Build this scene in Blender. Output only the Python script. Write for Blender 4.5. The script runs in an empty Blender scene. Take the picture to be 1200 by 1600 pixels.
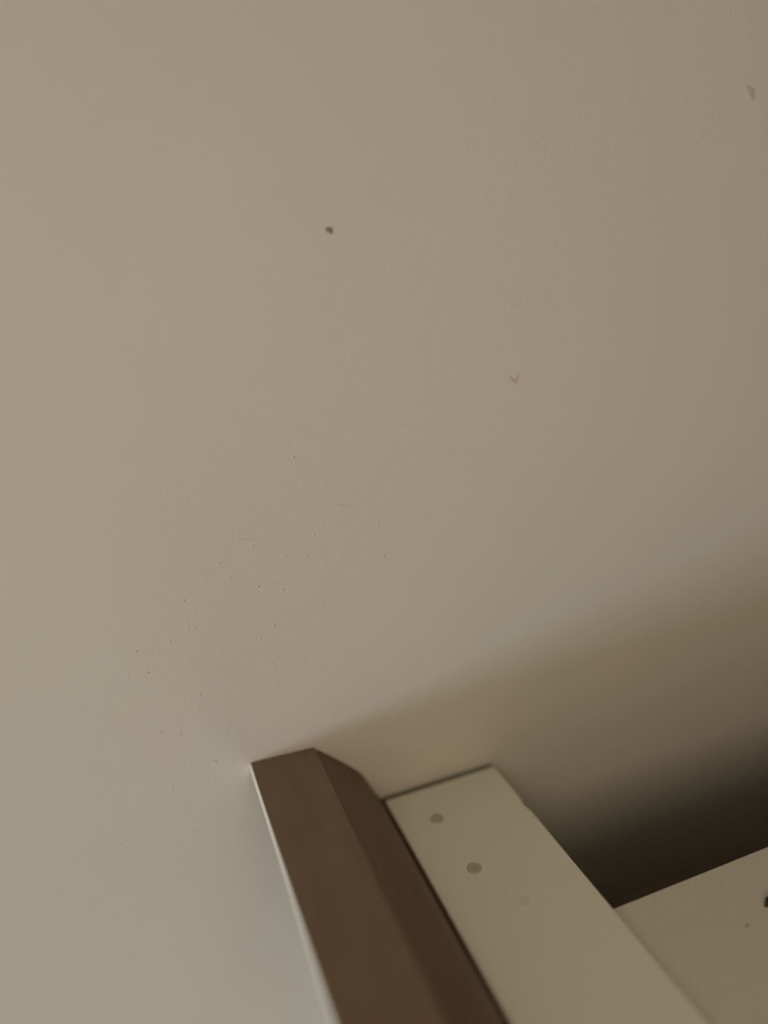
import bpy, bmesh, math, random
from mathutils import Vector, Matrix
random.seed(7)
C = bpy.context.scene.collection
S = bpy.context.scene

# ---------------------------------------------------------------- camera
cd = bpy.data.cameras.new('camera')
cam = bpy.data.objects.new('camera', cd); C.objects.link(cam); S.camera = cam
cd.sensor_fit = 'VERTICAL'; cd.sensor_height = 24.0; cd.lens = 18.0
cd.clip_start = 0.01
R = Matrix(((0.93643, 0.18775, -0.29640), (-0.33872, 0.26345, -0.90325), (-0.09150, 0.94623, 0.31029)))
cam.matrix_world = Matrix.Translation((0, -0.5, 1.45)) @ R.to_4x4()
cd.dof.use_dof = True; cd.dof.focus_distance = 0.535; cd.dof.aperture_fstop = 0.7

# ---------------------------------------------------------------- world and light
w = bpy.data.worlds.new('world'); S.world = w; w.use_nodes = True
w.node_tree.nodes['Background'].inputs[0].default_value = (0.62, 0.72, 0.85, 1)
w.node_tree.nodes['Background'].inputs[1].default_value = 0.6

def area(name, loc, target, sx, sy, power, col):
    l = bpy.data.lights.new(name, 'AREA'); l.shape = 'RECTANGLE'; l.size = sx; l.size_y = sy
    l.energy = power; l.color = col
    o = bpy.data.objects.new(name, l); C.objects.link(o); o.location = loc
    o.rotation_euler = (Vector(target) - Vector(loc)).to_track_quat('-Z', 'Y').to_euler()
    return o
FLOOR, CEIL, XL = -0.62, 2.38, -6.0       # the cabinet is a tall one: its top is at 1.65 m above the floor
# daylight through the window in the far left wall
area('daylight', (XL + 0.04, -2.3, 0.42), (0, -2.3, 0.42), 1.5, 1.15, 142.0, (0.79, 0.88, 1.0))
# added warm fill that lifts the middle of the wall, no known source
SPOT = Vector((0.0, -1.0, 1.44)); AIM = Vector((0.12, 0, 1.2))
area('wall_fill', SPOT, AIM, 0.38, 0.38, 1.85, (1.0, 0.80, 0.56))
# added warm fill from overhead, further back in the room
area('ceiling_fill', (-0.3, -2.5, CEIL - 0.065), (-0.3, -2.5, 0), 0.5, 0.5, 2.6, (1.0, 0.72, 0.36))

S.view_settings.view_transform = 'Standard'; S.view_settings.look = 'None'
S.view_settings.gamma = 1.0; S.view_settings.use_curve_mapping = False
S.view_settings.exposure = 0.06

# ---------------------------------------------------------------- materials
def mat(name, col, col2=None, scale=8.0, rough=0.7, bump=0.0, bscale=300.0, stretch=(1, 1, 1), detail=4.0, dist=0.001):
    m = bpy.data.materials.new(name); m.use_nodes = True
    n = m.node_tree.nodes; L = m.node_tree.links; b = n['Principled BSDF']
    b.inputs['Roughness'].default_value = rough
    tc = n.new('ShaderNodeTexCoord'); mp = n.new('ShaderNodeMapping'); mp.inputs['Scale'].default_value = stretch
    L.new(tc.outputs['Object'], mp.inputs['Vector'])
    nz = n.new('ShaderNodeTexNoise'); nz.inputs['Scale'].default_value = scale; nz.inputs['Detail'].default_value = detail
    L.new(mp.outputs[0], nz.inputs['Vector'])
    mx = n.new('ShaderNodeMix'); mx.data_type = 'RGBA'
    mx.inputs[6].default_value = (*col, 1); mx.inputs[7].default_value = (*(col2 or col), 1)
    rp = n.new('ShaderNodeMapRange'); rp.inputs[1].default_value = 0.3; rp.inputs[2].default_value = 0.7
    L.new(nz.outputs[0], rp.inputs[0]); L.new(rp.outputs[0], mx.inputs[0]); L.new(mx.outputs[2], b.inputs['Base Color'])
    if bump:
        n2 = n.new('ShaderNodeTexNoise'); n2.inputs['Scale'].default_value = bscale; n2.inputs['Detail'].default_value = 3
        L.new(tc.outputs['Object'], n2.inputs['Vector'])
        bp = n.new('ShaderNodeBump'); bp.inputs['Strength'].default_value = bump; bp.inputs['Distance'].default_value = dist
        L.new(n2.outputs[0], bp.inputs['Height']); L.new(bp.outputs[0], b.inputs['Normal'])
    return m
M_wall = mat('wall_paint', (0.71, 0.675, 0.600), (0.695, 0.675, 0.610), 9, 0.65, 0.16, 480)
M_tan = mat('tan_paint', (0.50, 0.34, 0.14), (0.46, 0.32, 0.14), 3, 0.85)
M_room = mat('room_paint', (0.66, 0.60, 0.50), (0.64, 0.59, 0.50), 3, 0.8)
M_floor = mat('floor_board', (0.20, 0.13, 0.08), (0.27, 0.18, 0.11), 5, 0.5, stretch=(1, 8, 1))
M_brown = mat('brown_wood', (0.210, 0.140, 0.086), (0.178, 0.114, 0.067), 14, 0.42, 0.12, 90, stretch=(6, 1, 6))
M_shoulder = mat('shaded_wood', (0.150, 0.090, 0.052), (0.125, 0.070, 0.038), 14, 0.5, 0.12, 90, stretch=(6, 1, 6))  # shade on the sloping shoulder, painted as a darker brown
M_edge = mat('lit_edge', (0.84, 0.80, 0.70), None, 8, 0.5)  # pale colour paints the light caught by the rail's left edge
M_lam = mat("white_laminate", (0.80, 0.775, 0.68), (0.785, 0.76, 0.665), 12, 0.6, 0.10, 500)
M_pan = mat('grained_panel', (0.73, 0.70, 0.605), (0.63, 0.60, 0.525), 700, 0.7, 0.6, 1200)
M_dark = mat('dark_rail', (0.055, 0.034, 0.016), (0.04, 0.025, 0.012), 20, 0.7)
M_gap_shade = mat('gap_shade', (0.22, 0.21, 0.15), None, 8, 0.9)  # shadow of the gap behind the board, as a dark colour
M_cap = mat('grey_cap', (0.50, 0.49, 0.40), (0.45, 0.445, 0.365), 200, 0.6)
M_fill = mat('pink_filler', (0.74, 0.69, 0.60), None, 8, 0.7)
M_hole = mat('dark_mark', (0.27, 0.24, 0.19), None, 8, 0.9)
M_smudge = mat('pale_smudge', (0.57, 0.515, 0.42), None, 8, 0.8)
M_crumb = mat('dark_crumb', (0.035, 0.022, 0.010), (0.06, 0.035, 0.015), 300, 0.8)
M_white = mat('window_white', (0.75, 0.73, 0.68), None, 8, 0.5)

# ---------------------------------------------------------------- helpers
def obj(name, bm, m, parent=None, bevel=0.0, seg=2, smooth=False):
    bmesh.ops.recalc_face_normals(bm, faces=bm.faces)
    me = bpy.data.meshes.new(name); bm.to_mesh(me); bm.free(); me.materials.append(m)
    o = bpy.data.objects.new(name, me); C.objects.link(o)
    if parent: o.parent = parent
    if smooth:
        for p in me.polygons: p.use_smooth = True
    if bevel:
        b = o.modifiers.new('bevel', 'BEVEL'); b.width = bevel; b.segments = seg; b.limit_method = 'ANGLE'; b.harden_normals = False
    return o
def box(bm, x0, x1, y0, y1, z0, z1):
    v = [bm.verts.new((x, y, z)) for x in (x0, x1) for y in (y0, y1) for z in (z0, z1)]
    for f in ((0, 1, 3, 2), (4, 6, 7, 5), (0, 4, 5, 1), (2, 3, 7, 6), (0, 2, 6, 4), (1, 5, 7, 3)):
        bm.faces.new([v[i] for i in f])
    return bm
def B(*a): return box(bmesh.new(), *a)
def prism(pts, axis, a, b):
    """closed outline pts extruded along axis ('y': pts are x,z; 'z': pts are x,y)"""
    bm = bmesh.new()
    mk = (lambda p, t: (p[0], t, p[1])) if axis == 'y' else (lambda p, t: (p[0], p[1], t))
    lo = [bm.verts.new(mk(p, a)) for p in pts]; hi = [bm.verts.new(mk(p, b)) for p in pts]
    bm.faces.new(lo); bm.faces.new(hi[::-1]); n = len(pts)
    for i in range(n): bm.faces.new((lo[i], lo[(i + 1) % n], hi[(i + 1) % n], hi[i]))
    return bm
def struct(name, bm, m, parent=None):
    o = obj(name, bm, m, parent)
    if not parent: o['kind'] = 'structure'
    return o
def thing(name, label, cat, loc=(0, 0, 0)):
    o = bpy.data.objects.new(name, None); C.objects.link(o); o.location = loc; o.empty_display_size = 0.05
    o['label'] = label; o['category'] = cat
    return o

# ---------------------------------------------------------------- room shell
XR, YB = 2.0, -3.6
struct('floor', B(XL - 0.1, XR, YB, 0.1, FLOOR - 0.1, FLOOR), M_floor)
struct('ceiling', B(XL - 0.1, XR, YB, 0.1, CEIL, CEIL + 0.1), M_room)
wall = struct('wall_back', B(XL - 0.1, XR, 0, 0.1, FLOOR, CEIL), M_wall)
struct('wall_right', B(XR, XR + 0.1, YB, 0.1, FLOOR, CEIL), M_tan)
struct('wall_front', B(XL - 0.1, XR, YB - 0.1, YB, FLOOR, CEIL), M_room)
W0, W1, Z0, Z1 = -3.1, -1.5, -0.2, 1.04
bm = bmesh.new()                                   # left wall with the window opening
box(bm, XL - 0.1, XL, YB, W0, FLOOR, CEIL); box(bm, XL - 0.1, XL, W1, 0, FLOOR, CEIL)
box(bm, XL - 0.1, XL, W0, W1, FLOOR, Z0); box(bm, XL - 0.1, XL, W0, W1, Z1, CEIL)
struct('wall_left', bm, M_room)
win = struct('window_1', B(XL - 0.08, XL - 0.02, W0, W1, Z0, Z0 + 0.04), M_white)
obj('window_frame', B(XL - 0.08, XL - 0.02, W0, W1, Z1 - 0.04, Z1), M_white, win)
for y in (W0, W1 - 0.04):
    obj('window_frame', B(XL - 0.08, XL - 0.02, y, y + 0.04, Z0 + 0.04, Z1 - 0.04), M_white, win)
struct('baseboard_back', B(XL, 0.13, -0.015, 0, FLOOR, FLOOR + 0.08), M_white)

# small beads and nibs of paint standing proud of the wall
nibs = [(0.0791, 1.2858), (0.0707, 1.2674), (0.0666, 1.2424), (0.0832, 1.236), (0.0158, 1.244), (0.0208, 1.2327), (0.0315, 1.2285), (0.0736, 1.2103), (0.0017, 1.2167), (-0.0206, 1.2154), (-0.0289, 1.1976), (-0.0163, 1.1975), (0.0146, 1.1713), (0.0118, 1.1596), (0.0154, 1.1484), (0.0168, 1.1144), (0.0157, 1.1158), (-0.0161, 1.1019), (-0.027, 1.1596), (0.1034, 1.3296), (0.138, 1.2882), (0.1105, 1.2713), (0.1255, 1.2289), (0.1123, 1.2194), (0.1353, 1.1682), (0.0725, 1.1854), (0.0629, 1.2035), (0.0151, 1.2244), (0.0199, 1.2222), (0.0542, 1.2582), (0.049, 1.2532), (0.0883, 1.2602), (0.1042, 1.2577), (0.1607, 1.2442), (0.1609, 1.2457), (0.2173, 1.3144), (0.1823, 1.2989), (0.1848, 1.2815), (0.1234, 1.1752), (0.0697, 1.1752), (-0.0157, 1.1498), (0.0094, 1.103), (-0.0073, 1.0612), (0.0137, 1.1004), (-0.0697, 0.9709), (-0.0122, 0.9354), (0.2352, 1.2251), (0.1589, 1.271), (0.2028, 1.3356), (-0.0037, 1.1449), (0.0435, 1.2654), (0.0675, 1.2728), (0.1067, 1.169), (0.0918, 1.1796)]
nibs += [(random.gauss(0.06, 0.07), random.gauss(1.21, 0.08)) for _ in range(90)]
bm = bmesh.new()
for i, (x, z) in enumerate(nibs):
    s = random.uniform(0.0006, 0.00095) * (1.0 if i < 54 else 0.6)
    mtx = Matrix.Translation((x, 0.0, z)) @ Matrix.Diagonal((s * random.uniform(0.9, 1.3), s * 0.55, s, 1))
    bmesh.ops.create_icosphere(bm, subdivisions=1, radius=1, matrix=mtx)
# two fine dry-brush ridges
for x0, z0, x1, z1 in ((0.130, 1.2895, 0.137, 1.2888), (0.118, 1.2330, 0.127, 1.2300), (0.060, 1.2790, 0.067, 1.2775)):
    for k in range(7):
        t = k / 6; s = 0.00035
        bmesh.ops.create_icosphere(bm, subdivisions=1, radius=1, matrix=Matrix.Translation((x0 + (x1 - x0) * t, 0, z0 + (z1 - z0) * t)) @ Matrix.Diagonal((s * 2.2, s * 0.6, s, 1)))
pn = obj('paint_nibs', bm, M_wall, wall, smooth=True); pn['kind'] = 'stuff'

def blot(name, x, z, pts, m, depth):
    """irregular flat patch, a fraction of a millimetre thick, on the wall face"""
    o = obj(name, prism([(x + px, z + pz) for px, pz in pts], 'y', -depth, 0.0005), m, wall)
    return o
blot('nail_hole', 0.1459, 1.4711, [(-0.0030, 0.0012), (-0.0008, 0.0021), (0.0016, 0.0018), (0.0021, -0.0004), (0.0017, -0.0026), (-0.0006, -0.0016), (-0.0021, -0.0002)], M_hole, 0.0003)
blot('smudge', 0.2725, 1.359, [(-0.0035, 0.0035), (-0.0015, 0.0030), (0.0012, -0.0006), (0.0038, 0.0024), (0.0042, 0.0046), (0.0052, 0.0040), (0.0044, -0.0004), (0.0020, -0.0036), (-0.0010, -0.0014)], M_smudge, 0.0002)
blot('smudge', 0.4772, 1.5425, [(-0.0040, 0.0045), (0.0010, 0.0032), (0.0042, 0.0022), (0.0045, -0.0030), (0.0050, -0.0060), (0.0018, -0.0052), (-0.0012, -0.0010)], M_smudge, 0.0002)

# housings made up for the two added fill lights, behind the camera
def lathe(prof, n=32, mtx=None):
    b2 = bmesh.new(); rings = [[b2.verts.new((q * math.cos(t * 2 * math.pi / n), q * math.sin(t * 2 * math.pi / n), z)) for t in range(n)] for q, z in prof]
    for a, c in zip(rings, rings[1:]):
        for i in range(n): b2.faces.new((a[i], a[(i + 1) % n], c[(i + 1) % n], c[i]))
    if mtx: bmesh.ops.transform(b2, matrix=mtx, verts=b2.verts)
    return b2
lamp = thing('fill_spot', 'made-up white housing of the added wall fill light, behind the camera', 'lamp', (SPOT.x, SPOT.y - 0.06, CEIL))
turn = Matrix.Translation((0, 0.06, SPOT.z - CEIL)) @ (AIM - SPOT).to_track_quat('-Z', 'Y').to_matrix().to_4x4()
obj('canopy', lathe([(0.002, 0), (0.05, 0), (0.045, -0.025), (0.002, -0.028)]), M_white, lamp)
obj('stem', lathe([(0.006, -0.028), (0.006, SPOT.z - CEIL + 0.19)]), M_white, lamp)
obj('shade', lathe([(0.275, -0.03), (0.26, 0.02), (0.16, 0.12), (0.03, 0.14), (0.002, 0.14)], mtx=turn), M_white, lamp)
clamp = thing('ceiling_fill_lamp', 'made-up round housing of the added ceiling fill light, behind the camera', 'lamp', (-0.3, -2.5, CEIL))
obj('rim', lathe([(0.40, 0), (0.40, -0.06), (0.385, -0.06), (0.385, -0.005), (0.002, -0.005)]), M_white, clamp)

# ---------------------------------------------------------------- cabinet standing at the wall
YF = -0.95                                          # front of the cabinet
cab = thing('cabinet', 'white cabinet with a brown wooden edge rail, standing close against the cream wall', 'cabinet', (0.42, -0.5, FLOOR))
inv = Matrix.Translation((-0.42, 0.5, -FLOOR))
def part(name, bm, m, parent=None, **k):
    bmesh.ops.transform(bm, matrix=inv, verts=bm.verts)
    return obj(name, bm, m, parent or cab, **k)

ZW = 1.0425
# side column: its top is the white board with the caps; right edge has a small chipped step
col = part('side_board', prism([(0.139, -0.008), (0.2365, -0.008), (0.2362, -0.055), (0.2348, -0.0585), (0.2354, -0.064), (0.2366, -0.068), (0.2365, YF), (0.139, YF)], 'z', FLOOR, ZW), M_lam, bevel=0.0016, seg=3)
for x, y, n, m in ((0.1678, -0.0458, 'screw_cap', M_cap), (0.1712, -0.1027, 'screw_cap', M_cap), (0.1882, -0.1429, 'filled_hole', M_fill)):
    b2 = bmesh.new()
    r = 0.0052 if n == 'screw_cap' else 0.0040
    prof = [(0.0, 0.0004), (r * 0.25, 0.0004), (r * 0.3, 0.0010), (r * 0.85, 0.0010), (r, 0.0002), (r, -0.002)] if n == 'screw_cap' else [(0.0, 0.0003), (r * 0.7, 0.0003), (r, 0.0001), (r, -0.002)]
    rings = []
    for rr, zz in prof:
        if rr == 0: rings.append([b2.verts.new((x, y, ZW + zz))])
        else: rings.append([b2.verts.new((x + rr * math.cos(t * math.pi / 10), y + rr * math.sin(t * math.pi / 10), ZW + zz)) for t in range(20)])
    for a, c in zip(rings, rings[1:]):
        for i in range(20):
            j = (i + 1) % 20
            b2.faces.new((a[0], c[i], c[j]) if len(a) == 1 else (a[i], c[i], c[j], a[j]))
    o = part(n, b2, m, col)
    if n == 'filled_hole': o['label'] = 'faint pinkish filled screw hole'

# dark strip standing in for the shadow gap between wall and side board
part('gap_shade_strip', B(0.139, 0.2355, -0.008, -0.0002, FLOOR + 0.1, 1.0400), M_gap_shade, bevel=0.001)

# brown rail: thin lip on the left, rounded shoulder down to the white board
rail_pts = [(0.0412, 1.1058), (0.060, 1.1051), (0.0870, 1.1038), (0.0895, 1.1034), (0.0905, 1.1026), (0.0910, 1.1008),
            (0.0915, 1.0880), (0.080, 1.0965), (0.060, 1.0990), (0.0422, 1.0985)]
rail = part('edge_rail', prism(rail_pts, 'y', YF, -0.0003), M_brown, smooth=False)
rail['label'] = 'brown wooden rail with a rounded shoulder'
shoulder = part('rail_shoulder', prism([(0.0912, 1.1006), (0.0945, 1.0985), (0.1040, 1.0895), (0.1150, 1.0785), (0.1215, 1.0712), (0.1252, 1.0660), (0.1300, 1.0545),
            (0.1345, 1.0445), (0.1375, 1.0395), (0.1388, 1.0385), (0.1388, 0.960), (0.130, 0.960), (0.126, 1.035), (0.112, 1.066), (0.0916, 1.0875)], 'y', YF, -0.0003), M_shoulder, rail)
shoulder['label'] = 'shaded sloping shoulder of the rail'
band = part('lit_edge', prism([(0.0406, 1.1053), (0.0414, 1.1059), (0.0424, 1.0983), (0.0402, 1.0975)], 'y', YF, -0.0003), M_edge, rail)  # thin strip with the bright lit edge put into its colour

# top panel, set a little lower than the side board, its back edge far from the wall
ZP = 1.0345
pb = -0.165
part('top_panel', B(0.2368, 1.05, YF, pb, ZP - 0.018, ZP), M_pan, bevel=0.0008)
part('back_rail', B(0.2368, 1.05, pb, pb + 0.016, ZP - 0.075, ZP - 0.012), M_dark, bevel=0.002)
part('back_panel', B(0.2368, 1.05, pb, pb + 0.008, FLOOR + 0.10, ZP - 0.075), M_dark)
part('side_panel', B(1.05, 1.068, YF, pb, FLOOR, ZP), M_lam, bevel=0.001)
part('plinth', B(0.2368, 1.05, YF + 0.04, YF + 0.055, FLOOR, FLOOR + 0.10), M_dark)
for x0, x1, hx in ((0.240, 0.641, 0.60), (0.646, 1.048, 0.686)):
    d = part('door', B(x0, x1, YF - 0.018, YF - 0.0005, FLOOR + 0.105, ZP - 0.022), M_lam, bevel=0.0015)
    part('handle', B(hx - 0.006, hx + 0.006, YF - 0.045, YF - 0.018, 0.15, 0.29), M_dark, d, bevel=0.003)

# ---------------------------------------------------------------- crumbs on the top panel
def crumb(name, label, x, y, pts, hgt):
    """irregular lump: outline low, smaller outline on top"""
    b2 = bmesh.new()
    lo = [b2.verts.new((px, py, 0)) for px, py in pts]
    mid = [b2.verts.new((px * 1.05, py * 1.05, hgt * 0.4)) for px, py in pts]
    hi = [b2.verts.new((px * 0.55, py * 0.55, hgt * random.uniform(0.85, 1.1))) for px, py in pts]
    n = len(pts)
    for a, c in ((lo, mid), (mid, hi)):
        for i in range(n): b2.faces.new((a[i], a[(i + 1) % n], c[(i + 1) % n], c[i]))
    b2.faces.new(lo); b2.faces.new(hi)
    o = obj(name, b2, M_crumb); o.location = (x, y, ZP)
    o['label'] = label; o['category'] = 'debris'
    return o
crumb('dark_crumb', 'dark brown crumb on the white cabinet top, cut by the right edge of the photo', 0.3335, -0.2040,
      [(-0.0060, 0.0002), (-0.0030, 0.0022), (-0.0010, 0.0042), (0.0040, 0.0050), (0.0075, 0.0010), (0.0050, -0.0045), (0.0010, -0.0062), (-0.0025, -0.0030)], 0.003)
crumb('dark_speck', 'tiny dark speck on the white cabinet top, left of the larger crumb', 0.3072, -0.2107,
      [(-0.0007, 0.0002), (0.0, 0.0008), (0.0007, 0.0003), (0.0005, -0.0006), (-0.0003, -0.0007)], 0.0007)
